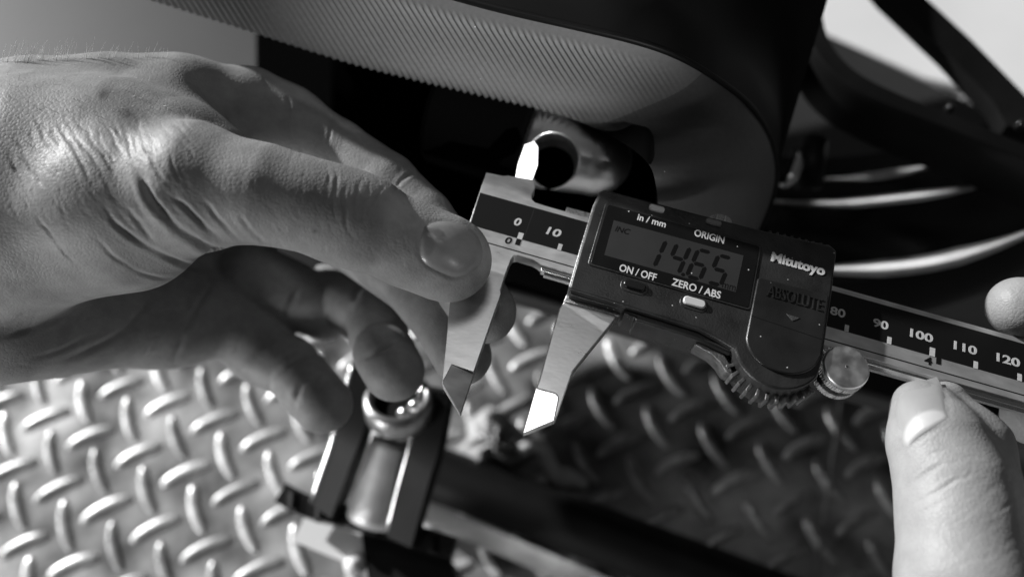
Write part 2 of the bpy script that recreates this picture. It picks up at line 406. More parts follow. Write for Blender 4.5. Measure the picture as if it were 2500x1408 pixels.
def skin_object(name, V, Q, tone, mt, parent=None):
    Wv = W(V)
    me = bpy.data.meshes.new(name); me.vertices.add(len(V)); me.vertices.foreach_set('co', Wv.astype(np.float32).ravel())
    me.loops.add(Q.size); me.loops.foreach_set('vertex_index', Q.astype(np.int32).ravel())
    me.polygons.add(len(Q)); me.polygons.foreach_set('loop_start', np.arange(0, Q.size, 4, dtype=np.int32))
    me.polygons.foreach_set('use_smooth', np.ones(len(Q), bool)); me.update(calc_edges=True); me.validate()
    at = me.attributes.new('tone', 'FLOAT', 'POINT'); at.data.foreach_set('value', tone.astype(np.float32))
    me.materials.append(mt)
    o = bpy.data.objects.new(name, me); COL.objects.link(o)
    if parent: o.parent = parent
    return o
def surface_at(bvh, px, py):
    """where the view through (px, py) first meets the skin: point, normal (world)"""
    o = Vector((0, 0, HCAM * MM)); d = Vector(B3 @ ray(px, py)).normalized()
    h = bvh.ray_cast(o, d)
    return (np.array(h[0]), np.array(h[1])) if h[0] is not None else (None, None)

#@@STRUCTURE
# ------------------------------------------------------------------ floor: tread plate
FR = np.array([[0.9380901, -0.34340953, 0.04535256], [0.28329534, 0.83595136, 0.47003094], [-0.19932564, -0.4280832, 0.88148401]])
PITCH = 30.867636
o0 = W(FT); e1 = (W(FT + FR[:, 0] * PITCH) - o0); e2 = (W(FT + FR[:, 1] * PITCH) - o0)
e1[2] = e2[2] = 0; o0[2] = 0
fl = obj('floor', [(-1.6, -1.3, 0), (1.6, -1.3, 0), (1.6, 1.9, 0), (-1.6, 1.9, 0)], [(0, 1, 2, 3)], M['plate'])
tag(fl, kind='structure')
def bar_mesh():
    """a raised bar: bent lens, round on top, about 30 mm long"""
    n, q = 18, 7; rows = []
    for i in range(n):
        t = -1 + 2 * i / (n - 1); w = 3.1 * math.sqrt(max(0.0, 1 - abs(t) ** 3.2)) + 0.02; y0 = 1.9 * (t * t - 0.5); hgt = 1.9 * math.sqrt(max(0, 1 - abs(t) ** 4))
        rows.append([(t * 14.3, y0 + w * math.cos(math.pi * k / (q - 1)), hgt * math.sin(math.pi * k / (q - 1)) ** 0.8 - 0.02) for k in range(q)])
    return loft(rows)
bv, bf = bar_mesh(); bar_me = None
diag = e1 + e2; aA = math.atan2(diag[1], diag[0])
nt = M['tread'].node_tree; oi = nt.nodes.new('ShaderNodeObjectInfo'); b_ = nt.nodes['Principled BSDF']        # each bar worn a little differently
mr_ = nt.nodes.new('ShaderNodeMapRange'); mr_.inputs['To Min'].default_value = 0.55; mr_.inputs['To Max'].default_value = 1.15; nt.links.new(oi.outputs['Random'], mr_.inputs['Value'])
mu_ = nt.nodes.new('ShaderNodeMath'); mu_.operation = 'MULTIPLY'; nt.links.new(b_.inputs['Base Color'].links[0].from_socket, mu_.inputs[0]); nt.links.new(mr_.outputs[0], mu_.inputs[1]); nt.links.new(mu_.outputs[0], b_.inputs['Base Color'])
def in_view(p, pad):
    c = B3.T @ (np.array(p) / MM - np.array([0, 0, HCAM])); x = FPX * c[0] / c[2] + CX; y = FPX * c[1] / c[2] + CY
    return (-pad < x < 2500 + pad) and (-pad < y < 1408 + pad), x, y
cand = []; rest = []
for i in range(-14, 26):
    for j in range(-22, 16):
        for kind in (0, 1):
            p = o0 + e1 * (i - 5 + 0.5 * kind) + e2 * (j + 0.5 * kind)
            if abs(p[0]) > 0.75 or not -0.6 < p[1] < 0.9: continue
            ok, x, y = in_view(p, 60)
            a = aA if kind == 0 else aA - math.pi / 2
            a += random.uniform(-0.05, 0.05)
            seen = ok and (y > 700 or x > 2150) and not (y < 640)
            (cand if seen else rest).append((p, a))
print('tread bars', len(cand), len(rest))
for p, a in cand:
    if bar_me is None:
        o = obj('tread_bar', np.array(bv) * MM, bf, M['tread'], fl, smooth=True, local=True); bar_me = o.data
    else:
        o = bpy.data.objects.new('tread_bar', bar_me); COL.objects.link(o); o.parent = fl
    s = random.uniform(0.94, 1.05)
    o.matrix_basis = Matrix.Translation(Vector((p[0], p[1], 0))) @ Matrix.Rotation(a, 4, 'Z') @ Matrix.Diagonal((s, s, random.uniform(0.85, 1.1), 1))
parts = []
for p, a in rest:
    c, s = math.cos(a), math.sin(a); v = np.array(bv) * MM
    parts.append((np.stack([v[:, 0] * c - v[:, 1] * s + p[0], v[:, 0] * s + v[:, 1] * c + p[1], v[:, 2]], 1), bf))
if parts:
    v, f = join(parts); tag(obj('tread_bars_beyond', v, f, M['tread'], fl, smooth=True), kind='stuff')

#@@CALIPER
# ------------------------------------------------------------------ digital caliper
cm = Matrix.Identity(4)
cxw, cyw, czw = B3 @ RC[:, 0], B3 @ (-RC[:, 1]), B3 @ (-RC[:, 2]); ct = W(TC)
for i in range(3):
    cm[i][0] = cxw[i]; cm[i][1] = cyw[i]; cm[i][2] = czw[i]; cm[i][3] = ct[i]
cal = empty('digital_caliper', cm)
tag(cal, 'steel digital caliper with black display unit reading 14.65 mm, held between two hands', 'caliper')
def part(name, poly, z0, z1, mt, parent=cal, bevel=0.0, seg=2):
    v, f = prism(poly, z0, z1); return obj(name, v, f, mt, parent, local=True, bevel=bevel * MM, seg=seg)
beam_poly = [(-13.6, 16.1), (-9.2, 16.45), (-8.0, 17.0), (-6.3, 17.15), (-2.1, 17.7), (-1.4, 17.6),
    (-0.5, 15.4), (-0.75, 13.2), (-0.35, 12.0), (0.7, 11.35), (3.5, 11.2), (162, 11.3), (162, -5.0), (6.9, -5.3), (6.1, -4.9), (4.7, -4.55), (0.9, -4.5), (0.0, -4.9), (-0.4, -6.2), (-0.5, -10.7),
    (-0.35, -14.8), (0.05, -15.8), (0.05, -36.2), (-5.15, -36.0), (-5.75, -40.4), (-5.9, -40.6), (-8.3, -30.5), (-11.0, -20.0), (-13.3, -8.0), (-13.0, 0.0)]
beam = part('beam', beam_poly, -3.5, 0.0, M['steel'], bevel=0.18, seg=2)
part('scale_strip', [(-13.2, 9.75), (160, 10.0), (160, -0.05), (-12.6, 0.0)], -0.3, 0.06, M['black_scale'], beam)
part('groove', [(-12.2, -3.35), (160, -3.2), (160, -3.5), (-12.2, -3.65)], -0.3, 0.03, M['black_print'], beam)
part('lower_rail', [(7.2, -5.1), (160, -5.0), (160, -6.2), (7.2, -6.3)], -3.0, -0.75, M['steel_bright'], beam, bevel=0.15)
part('lower_rail_lip', [(8.2, -6.2), (160, -6.1), (160, -6.75), (8.2, -6.85)], -3.0, -1.9, M['steel_bright'], beam)
part('seam', [(1.0, 9.8), (1.12, 9.8), (1.06, 0), (0.94, 0)], 0.0, 0.075, M['body'], beam)
# ticks and numbers
for x in (0, 10, 80, 90, 100, 110, 120, 130, 140, 150):
    w = 0.62 if x in (0, 100) else 0.5; h = 2.1 if x == 100 else 1.75
    part('tick', [(x - w, h), (x + w, h), (x + w, -0.1), (x - w, -0.1)], 0.0, 0.10, M['scale_print'], beam)
part('tick', [(-0.62, -0.05), (0.62, -0.05), (0.62, -1.85), (-0.62, -1.85)], 0.0, 0.08, M['black_print'], beam)
part('tick', [(101.0, -0.05), (102.1, -0.05), (102.1, -1.7), (101.0, -1.7)], 0.0, 0.08, M['black_print'], beam)
for s, cxn in (('0', -1.75), ('10', 7.5), ('80', 77.5), ('90', 87.7), ('100', 97.3), ('110', 107.5), ('120', 117.4), ('130', 127.2), ('140', 137.2), ('150', 147.2)):
    w = {1: 1.7, 2: 3.6, 3: 5.3}[len(s)]; h = 2.25
    x1 = cxn + w / 2
    lettering('number', s, (cxn - w / 2, 4.45 - h / 2, x1, 4.45 + h / 2), 0.06, M['scale_print'], beam, bold=0.025, shear=0.12 if s in ('0', '10') else 0.0)
lettering('number', '0', (-3.2, -2.25, -1.55, -0.35), 0.0, M['black_print'], beam, bold=0.025, shear=0.12)
lettering('number', '4', (98.3, -2.5, 100.1, -0.5), 0.0, M['black_print'], beam, bold=0.025)
part('clamp_strip', [(8.5, 13.2), (30, 13.6), (30, 11.25), (8.5, 11.25)], -3.6, -0.9, M['steel_rough'], beam, bevel=0.15)
# ground tips of the jaws
def ground(poly, px, py, edge, toward=SUN_DIR, mix=1.0, mt='steel_bright', parent=None, drop=0.02):
    """a ground facet: its plane mirrors the sky's bright side towards the photographer, starting flush at edge"""
    vv = -(B3 @ (ray(px, py) / np.linalg.norm(ray(px, py)))); n0 = np.array(czw)
    hh = vv + np.array(toward); hh /= np.linalg.norm(hh); hh = n0 * (1 - mix) + hh * mix
    a, b, c = hh @ np.array(cxw), hh @ np.array(cyw), hh @ np.array(czw)
    fz = lambda x, y: -(a / c) * x - (b / c) * y
    top = max(fz(*q) for q in poly)
    return part('jaw_tip', poly, -3.45, lambda x, y: max(-3.2, fz(x, y) - top - drop), M[mt], parent)
ground([(-5.15, -36.05), (0.02, -36.25), (0.07, -45.85), (-5.6, -40.9), (-5.75, -40.4)], 1125, 945, None, toward=(0.45, 0.1, 0.89), mix=0.9, mt='steel', parent=beam)
ground([(-6.3, 17.2), (-2.15, 17.75), (-2.0, 23.4), (-3.3, 28.2), (-4.75, 29.45), (-6.8, 27.85), (-6.95, 22.2)], 1290, 390, None, toward=(GLINT_POS - Hw(1290, 390, 0)) / np.linalg.norm(GLINT_POS - Hw(1290, 390, 0)), parent=beam)
# slider
sj = [(14.8, -11.0), (14.85, -12.9), (14.2, -15.0), (14.25, -20.3), (14.6, -33.3), (14.45, -35.7), (18.8, -35.6), (19.5, -36.0), (19.75, -36.9), (20.1, -41.5), (20.6, -41.0), (21.2, -29.2), (27.2, -14.0), (27.9, -11.0)]
jaw = part('sliding_jaw', sj, -3.6, 0.0, M['steel'], bevel=0.22, seg=2)
ground([(14.5, -35.75), (18.8, -35.65), (19.45, -36.05), (19.7, -36.9), (20.05, -41.5), (14.65, -46.0)], 1315, 990, None, toward=(GLINT_POS - Hw(1315, 990, 0)) / np.linalg.norm(GLINT_POS - Hw(1315, 990, 0)), parent=jaw)
part('shoulder', [(14.85, -11.6), (28.3, -11.0), (28.0, -12.9), (14.7, -13.2)], -0.3, 0.55, M['steel_rough'], jaw, bevel=0.2)
lobe = arc(64.0, -11.8, 10.2, 205, 335, 16, 9.8)
body_poly = [(15.2, -11.9), (15.05, 0.0), (15.1, 12.0), (15.7, 16.6), (16.6, 17.35), (40, 17.6), (56, 18.0), (72.3, 19.0), (73.9, 17.9), (74.0, 5.0), (73.8, -11.0)] + lobe[::-1] + [(54.3, -14.9), (50.0, -13.6), (46, -12.6)]
slider = part('slider_body', body_poly, -5.6, 5.0, M['body'], bevel=0.75, seg=3)
# lower skirt of the body, stepped down, with its notch
part('skirt', [(15.3, -8.6), (54.5, -9.0), (54.3, -15.6), (47.5, -14.4), (31.6, -14.2), (31.6, -13.3), (28.8, -13.2), (28.6, -12.3), (15.5, -12.3)], -5.2, 3.1, M['body'], slider, bevel=0.5)
part('edge_trim', [(14.95, -11.4), (14.8, 0.0), (14.85, 12.0), (15.4, 16.6), (16.3, 17.1), (16.5, 16.0), (16.3, 0), (16.4, -11.4)], -5.0, 4.45, M['body_edge'], slider, bevel=0.3)
part('curved_neck', [(46.5, -13.2), (50.5, -14.0), (53.0, -15.2), (55.0, -17.6), (55.8, -19.6), (54.2, -19.3), (52.4, -17.4), (50.2, -16.0), (46.2, -15.0)], -3.5, 1.6, M['body_edge'], slider, bevel=0.3)
frame = part('display_frame', rrect(17.6, -4.7, 56.3, 13.6, 0.9), 4.4, 5.25, M['body'], slider, bevel=0.2)
bez = part('display_window', rrect(18.3, -4.15, 55.7, 13.0, 0.6), 4.6, 5.34, M['bezel'], slider, bevel=0.1)
part('display_screen', [(20.8, -1.05), (52.2, -1.05), (52.4, 9.2), (20.7, 9.0)], 5.0, 5.37, M['lcd'], bez)
SEG = {'1': 'bc', '4': 'fgbc', '6': 'afgecd', '5': 'afgcd'}
def seg_poly(sg, w, h, t):
    g = 0.12; hw = h / 2
    def hor(y): return [(g + t * .1, y), (g + t * .55, y + t / 2), (w - g - t * .55, y + t / 2), (w - g - t * .1, y), (w - g - t * .55, y - t / 2), (g + t * .55, y - t / 2)]
    def ver(x, a, b): return [(x, a + g), (x + t / 2, a + g + t * .5), (x + t / 2, b - g - t * .5), (x, b - g), (x - t / 2, b - g - t * .5), (x - t / 2, a + g + t * .5)]
    return {'a': hor(h), 'g': hor(hw), 'd': hor(0), 'f': ver(0, hw, h), 'b': ver(w, hw, h), 'e': ver(0, 0, hw), 'c': ver(w, 0, hw)}[sg]
for ch, x0 in (('1', 29.6), ('4', 35.4), ('6', 40.5), ('5', 45.4)):
    ps = []
    for sg in SEG[ch]:
        q = [(x0 + x + 0.16 * y, -0.45 + y) for x, y in seg_poly(sg, 3.1, 7.9, 1.05)]
        ps.append(prism(q, 5.30, 5.385))
    v, f = join(ps); obj('digit', v, f, M['lcd_ink'], bez, local=True)
part('decimal_point', arc(39.6, -0.35, 0.5, 0, 315, 8), 5.3, 5.385, M['lcd_ink'], bez)
lettering('lettering', 'INC', (21.6, 6.1, 25.2, 7.7), 5.37, M['lcd_ink'], bez, 0.05, bold=0.02, shear=0.2)
lettering('lettering', 'mm', (48.9, -0.85, 52.0, 0.45), 5.37, M['lcd_ink'], bez, 0.05, bold=0.0)
lettering('lettering', 'in / mm', (26.0, 10.85, 33.0, 12.75), 5.34, M['white_print'], bez, 0.06, bold=0.02)
lettering('lettering', 'ORIGIN', (40.0, 10.85, 47.3, 12.85), 5.34, M['white_print'], bez, 0.06, bold=0.02)
lettering('lettering', 'ON / OFF', (25.0, -4.1, 33.8, -2.1), 5.34, M['white_print'], bez, 0.06, bold=0.02)
lettering('lettering', 'ZERO / ABS', (37.5, -3.95, 49.0, -1.95), 5.34, M['white_print'], bez, 0.06, bold=0.02)
lettering('lettering', 'Mitutoyo', (58.9, 9.1, 71.7, 12.6), 5.0, M['white_print'], slider, 0.22, bold=0.035)
cov = part('battery_cover', [(57.2, 4.6), (56.5, 4.0), (56.3, -11.6)] + arc(64.6, -11.2, 8.3, 190, 350, 15, 6.6) + [(73.2, -11.0), (73.2, 4.6), (72.6, 5.0)], 4.0, 5.65, M['cover'], slider, bevel=0.35)
lettering('lettering', 'ABSOLUTE', (59.1, 0.0, 71.9, 3.2), 5.62, M['cover'], cov, 0.3, bold=0.0)
part('arrow_mark', [(64.2, -3.2), (67.4, -3.2), (65.8, -4.6)], 5.6, 5.8, M['body_edge'], cov, bevel=0.1)
part('cover_joint', [(56.6, -6.0), (73.0, -6.9), (73.0, -7.05), (56.6, -6.15)], 5.6, 5.68, M['black_print'], cov)
for (bx, by, mt, sc) in ((29.9, 15.6, 'button_white', 1.0), (43.9, 16.0, 'button_grey', 1.0), (29.45, -6.65, 'button_black', 1.35), (43.5, -6.65, 'button_white', 1.35)):
    part('button', rrect(bx - 1.95 * sc, by - 0.8 * sc, bx + 1.95 * sc, by + 0.8 * sc, 0.7 * sc), 4.6, 5.75, M[mt], slider, bevel=0.3)
    if sc > 1: part('button_rim', rrect(bx - 3.3, by - 2.0, bx + 3.3, by + 1.6, 1.5), 4.6, 5.12, M['body'], slider, bevel=0.2)
for k in range(9):                                               # grip ridges on the top edge
    x = 57.5 + k * 1.75; y = 17.95 + 0.06 * k
    part('ridge', [(x, y - 0.3), (x + 0.75, y - 0.3), (x + 0.75, y + 1.25), (x, y + 1.2)], -3.2, 4.1, M['body'], slider, bevel=0.2)
for k in range(11):                                              # teeth around the thumb lobe
    a = math.radians(214 + k * 11.2); c, s = math.cos(a), math.sin(a)
    bx, by = 64.0 + 10.0 * c, -11.8 + 9.6 * s; tx, ty = -s * 0.42, c * 0.42
    part('ridge', [(bx - tx, by - ty), (bx + tx, by + ty), (bx + tx + c * 2.0, by + ty + s * 2.0), (bx - tx + c * 2.0, by - ty + s * 2.0)], -3.4, 1.8, M['body_edge'], slider, bevel=0.15)
def knurled(name, r, z0, z1, n, parent, mt, cx, cy, depth=0.22):
    pts = []
    for k in range(n):
        for u, rr in ((0, r - depth), (0.25, r), (0.6, r), (0.85, r - depth)):
            a = 2 * math.pi * (k + u) / n; pts.append((cx + rr * math.cos(a), cy + rr * math.sin(a)))
    v, f = prism(pts, z0, z1); return obj(name, v, f, mt, parent, local=True)
wheel = part('thumb_wheel', arc(79.4, -11.3, 5.15, 0, 350, 40), 1.0, 4.6, M['steel_matt'], cal, bevel=0.35)
knurled('knurling', 5.3, 1.4, 3.2, 54, wheel, M['steel_bright'], 79.4, -11.3)
knurled('knurling', 5.3, -2.4, -0.6, 54, wheel, M['steel_bright'], 79.4, -11.3)
part('hub', arc(79.4, -11.3, 4.3, 0, 345, 24), -2.2, 1.6, M['body'], wheel)
part('pin', arc(79.4, -11.3, 0.3, 0, 315, 8), 4.5, 4.72, M['steel_bright'], wheel)
# lock screw on the top edge: a knurled knob whose axis lies along the slider's height
pts = []
kv, kf = prism([((2.9 if q % 2 else 2.65) * math.cos(2 * math.pi * q / 72), (2.9 if q % 2 else 2.65) * math.sin(2 * math.pi * q / 72)) for q in range(72)], 0.6, 3.0)
kv2, kf2 = lathe([(0.0, 3.95e-3), (1.2e-3, 3.85e-3), (2.2e-3, 3.4e-3), (2.7e-3, 3.0e-3), (2.7e-3, 0.5e-3), (1.6e-3, 0.5e-3), (1.6e-3, -1e-3)], (0, 0, 0), (0, 0, 1), 36)
rx = Matrix.Translation(Vector((46.4 * MM, 18.6 * MM, -1.0 * MM))) @ Matrix.Rotation(math.radians(-90), 4, 'X')
ra = np.array(rx)
knob = obj('lock_screw', np.asarray(kv2) @ ra[:3, :3].T + ra[:3, 3], kf2, M['steel_bright'], cal, local=True, autos=True)
obj('knurling', np.asarray(kv) @ ra[:3, :3].T + ra[:3, 3], kf, M['steel_bright'], knob, local=True)

#@@LEFTHAND
# ------------------------------------------------------------------ left hand
def C3(t): return Hc(t[0], t[1], t[2])
def chain(F, pts, k=2.5, k0=None):
    for i in range(len(pts) - 1):
        a, b = pts[i], pts[i + 1]; F.cone(C3(a), C3(b), a[3], b[3], k0 if (i == 0 and k0 is not None) else k)
RES = 0.38
lo = np.array([-160.0, -66, 118]); hi = np.array([12.0, 52, 262])
F1 = Field(lo, hi, RES)
# palm and back of the hand: (px, py, height over the caliper face, radius)
wr = (-330, 470, -18)
chain(F1, [(-330, 345, 0, 18), (100, 285, 2, 13), (280, 262, 1, 11.8), (440, 250, 0, 10.6), (610, 264, -6, 10.0)], 8)       # along the forefinger's metacarpal
chain(F1, [(-330, 480, -22, 22), (250, 420, -30, 15), (600, 400, -32, 11.5)], 10)
chain(F1, [(-330, 600, -22, 21), (0, 610, -26, 17), (250, 610, -44, 14), (590, 610, -58, 11)], 10)
chain(F1, [(-330, 690, -14, 20), (0, 735, -22, 19), (170, 742, -36, 17), (400, 768, -52, 14), (540, 778, -60, 11.5)], 10)     # heel of the hand
# ball of the thumb
chain(F1, [(-330, 520, -2, 20), (60, 520, 2, 20.5), (300, 488, 11, 16.6), (480, 468, 17, 13.2)], 9)
F1.cone(C3((60, 620, -2)), C3((330, 590, 4)), 11.0, 10.0, 8)
chain(F1, [(-330, 430, 6, 18), (120, 375, 10, 14.5), (300, 355, 11, 11.5), (430, 362, 12, 9)], 12)
# thumb
chain(F1, [(480, 450, 20, 13.0), (640, 474, 20.5, 9.9), (760, 502, 19, 9.1), (855, 534, 16, 9.7), (900, 550, 14.5, 9.5)], 5)
chain(F1, [(900, 550, 14.5, 9.4), (1000, 596, 11.5, 8.9), (1085, 630, 9.3, 8.8), (1110, 640, 8.6, 8.2)], 3)
F1.cone(C3((1010, 582, 10.5)), C3((1100, 618, 8.8)), 7.7, 7.5, 3)
F1.cone(C3((985, 604, 10.5)), C3((1085, 645, 8.2)), 7.8, 7.4, 3)
# webs
F1.cone(C3((420, 300, 4)), C3((560, 380, 8)), 6.5, 5.0, 10)
# forefinger
chain(F1, [(610, 262, -6, 10.0), (700, 300, -9, 9.6), (820, 372, -12, 9.0)], 4)
F1.cone(C3((820, 372, -12)), C3((940, 455, -13)), 9.0, 9.2, 1.2)
F1.cone(C3((940, 455, -13)), C3((1030, 535, -13.5)), 9.0, 8.3, 1.2)
F1.cone(C3((1030, 535, -13.5)), C3((1100, 635, -13.5)), 8.3, 8.6, 0.9)
F1.cone(C3((1100, 635, -13.5)), C3((1182, 760, -13.0)), 8.6, 8.1, 0.9)
# middle finger
F1.cone(C3((640, 420, -28)), C3((860, 590, -36)), 10.0, 9.2, 2.5)
F1.cone(C3((860, 590, -36)), C3((1000, 690, -33)), 9.0, 8.4, 0.8)
F1.cone(C3((1000, 690, -33)), C3((1085, 780, -27)), 8.2, 8.6, 0.7)
F1.cone(C3((1085, 780, -27)), C3((1128, 868, -23)), 8.6, 7.6, 0.7)
# ring finger
F1.cone(C3((600, 668, -56)), C3((790, 752, -66)), 10.8, 10.2, 2.0)
F1.cone(C3((800, 715, -66)), C3((915, 778, -58)), 9.6, 9.2, 0.7)
F1.cone(C3((915, 770, -56)), C3((925, 815, -52)), 9.0, 8.9, 0.6)
F1.cone(C3((938, 862, -48)), C3((962, 905, -44)), 9.0, 8.6, 0.6)
# little finger
F1.cone(C3((540, 770, -60)), C3((640, 850, -68)), 11.2, 10.6, 2.0)
F1.cone(C3((625, 856, -68)), C3((706, 894, -68)), 9.8, 9.6, 0.6)
F1.cone(C3((735, 925, -66)), C3((788, 985, -62)), 9.2, 8.8, 0.6)
for k_ in range(3):
    F1.d[tuple(slice(0, 1) if q == k_ else slice(None) for q in range(3))] = 5.0; F1.d[tuple(slice(-1, None) if q == k_ else slice(None) for q in range(3))] = 5.0
V, Q = F1.mesh(); V = smooth_mesh(V, Q, 3); N = vnormals(V, Q)
# the forearm beyond the frame's edge, coarser, part of the same body
F4 = Field((-400, -80, 25), (-128, 90, 290), 2.0)
for a_, b_, r1_, r2_ in (((-156, -30, 182), (-330, -40, 60), 19, 30), ((-158, -12, 203), (-345, -20, 85), 24, 32), ((-158, 0, 197), (-345, 0, 90), 22, 30), ((-154, -14, 178), (-300, -20, 70), 19, 28), ((-154, -26, 206), (-330, -30, 90), 20, 30)):
    F4.cone(a_, b_, r1_, r2_, 12)
VA, QA = F4.mesh(); VA = smooth_mesh(VA, QA, 3)
deep = [
 ([(248, 482), (270, 532), (312, 571), (373, 610), (444, 643), (532, 659)], 0.9, 8),
 ([(319, 381), (337, 423), (376, 496), (415, 542), (461, 581), (504, 606), (554, 615), (603, 606)], 2.0, 12),
 ([(394, 457), (444, 500), (497, 549), (532, 581), (545, 606)], 0.8, 8),
 ([(486, 482), (532, 532), (568, 574), (611, 603)], 0.6, 7),
 ([(586, 521), (614, 567), (657, 599)], 0.5, 7),
 ([(227, 574), (270, 620), (320, 652), (373, 677), (440, 680)], 0.45, 6),
 ([(82, 517), (121, 571), (160, 620), (199, 649)], 0.35, 5),
 ([(295, 485), (337, 546), (387, 599)], 0.5, 7),
 ([(6, 357), (33, 405), (75, 465)], 0.30, 4), ([(33, 342), (57, 381), (86, 429), (125, 477)], 0.28, 4), ([(80, 289), (113, 342), (146, 387)], 0.26, 3.5),
 ([(95, 289), (125, 330), (149, 363)], 0.25, 3.5), ([(134, 286), (155, 325), (182, 369), (209, 417), (248, 480)], 0.38, 4.5), ([(167, 319), (203, 354), (239, 408), (274, 468)], 0.3, 4),
 ([(206, 301), (227, 348), (268, 402), (298, 453)], 0.36, 4.5), ([(233, 310), (256, 363), (292, 417)], 0.28, 4), ([(256, 295), (277, 339), (307, 393)], 0.25, 3.5),
 ([(307, 319), (316, 363), (330, 400)], 0.3, 4), ([(325, 325), (337, 369), (364, 396)], 0.25, 4), ([(346, 328), (361, 378), (391, 429), (432, 477)], 0.32, 4.5),
 ([(370, 342), (379, 408), (418, 459)], 0.3, 4.5), ([(412, 366), (424, 408), (441, 459)], 0.3, 5), ([(441, 339), (477, 384)], 0.2, 4),
 ([(851, 440), (840, 473), (839, 515), (850, 560), (872, 592)], 0.40, 4.5), ([(885, 435), (871, 467), (868, 515), (880, 545)], 0.34, 4), ([(942, 449), (919, 476), (904, 515), (890, 540)], 0.36, 4),
 ([(818, 407), (822, 450), (812, 500), (820, 540)], 0.25, 4), ([(800, 402), (803, 450), (790, 500)], 0.16, 4), ([(905, 440), (893, 490), (884, 530), (900, 570)], 0.18, 3.5), ([(860, 480), (885, 478), (915, 490)], 0.15, 3),
 ([(0, 826), (107, 791), (178, 759)], 0.7, 9), ([(142, 887), (249, 840), (320, 787), (373, 713)], 0.9, 11), ([(422, 894), (444, 823), (476, 759), (529, 670)], 0.8, 10), ([(60, 880), (160, 850), (240, 800)], 0.35, 8),
 ([(812, 275), (806, 320), (796, 372)], 0.35, 5), ([(700, 205), (705, 280), (712, 350)], 0.25, 6), ([(760, 232), (772, 300), (770, 380)], 0.10, 6), ([(1035, 410), (990, 432), (955, 470)], 0.5, 6),
 ([(640, 175), (655, 230), (672, 300)], 0.2, 6), ([(882, 880), (934, 850), (985, 838)], 0.9, 9), ([(650, 956), (690, 908), (732, 872), (790, 850)], 0.9, 9), ([(716, 992), (736, 942), (790, 905)], 0.9, 9), ([(845, 790), (862, 735), (890, 695)], 0.8, 9), ([(590, 905), (640, 850), (690, 800)], 0.8, 10), ([(690, 780), (720, 720), (735, 690)], 1.0, 10),
]
for k in range(150):                                             # finer lines between the folds
    x, y = rng.uniform(10, 460), rng.uniform(270, 520); a = math.radians(58 + rng.normal(0, 7) - 0.02 * (x - 200)); L = rng.uniform(30, 80)
    deep.append(([(x, y), (x + L * math.cos(a) * 0.5, y + L * math.sin(a) * 0.55), (x + L * math.cos(a), y + L * math.sin(a))], rng.uniform(0.06, 0.17), rng.uniform(2.6, 3.6)))
for k in range(110):
    x, y = rng.uniform(520, 1000), rng.uniform(420, 640); a = math.radians(70 + rng.normal(0, 16)); L = rng.uniform(20, 60)
    deep.append(([(x, y), (x + L * math.cos(a), y + L * math.sin(a))], rng.uniform(0.03, 0.09), rng.uniform(2.6, 4)))
nail_l = [(1030, 548), (1060, 541), (1100, 541), (1140, 553), (1166, 578), (1178, 612), (1172, 645), (1150, 664), (1108, 676), (1064, 660), (1034, 640), (1023, 612), (1022, 575)]
for k in range(70):                                              # palm and the other fingers
    x, y = rng.uniform(20, 700), rng.uniform(740, 900); a = math.radians(-38 + rng.normal(0, 22)); L = rng.uniform(30, 90)
    deep.append(([(x, y), (x + L * math.cos(a), y + L * math.sin(a))], rng.uniform(0.04, 0.12), rng.uniform(3, 5)))
for k in range(40):
    x, y = rng.uniform(700, 1060), rng.uniform(300, 520); a = math.radians(100 + rng.normal(0, 20)); L = rng.uniform(20, 50)
    deep.append(([(x, y), (x + L * math.cos(a), y + L * math.sin(a))], rng.uniform(0.03, 0.09), rng.uniform(3, 4)))
deep.append((nail_l + [nail_l[0]], 0.45, 7))
V = V + N * creases(V, N, deep)[:, None]
P, vis = facing(V, N)
tone = np.ones(len(V))
for x, y, r, a in ((256, 226, 16, 0.45), (247, 236, 10, 0.3), (306, 272, 20, 0.40), (318, 282, 9, 0.35), (360, 288, 8, 0.25), (768, 564, 5, 0.6), (270, 250, 40, 0.12)):
    tone -= a * np.exp(-(((P - (x, y)) ** 2).sum(1)) / r ** 2) * vis
hand = skin_object('hand', np.vstack([V, VA]), np.vstack([Q, QA + len(V)]), np.concatenate([tone, np.ones(len(VA))]), M['skin'])
tag(hand, 'left hand gripping the fixed jaw, thumb in front and fingers curled behind', 'hand')
bvh_l = BVHTree.FromPolygons([tuple(p) for p in W(V)], [tuple(q) for q in Q.tolist()])
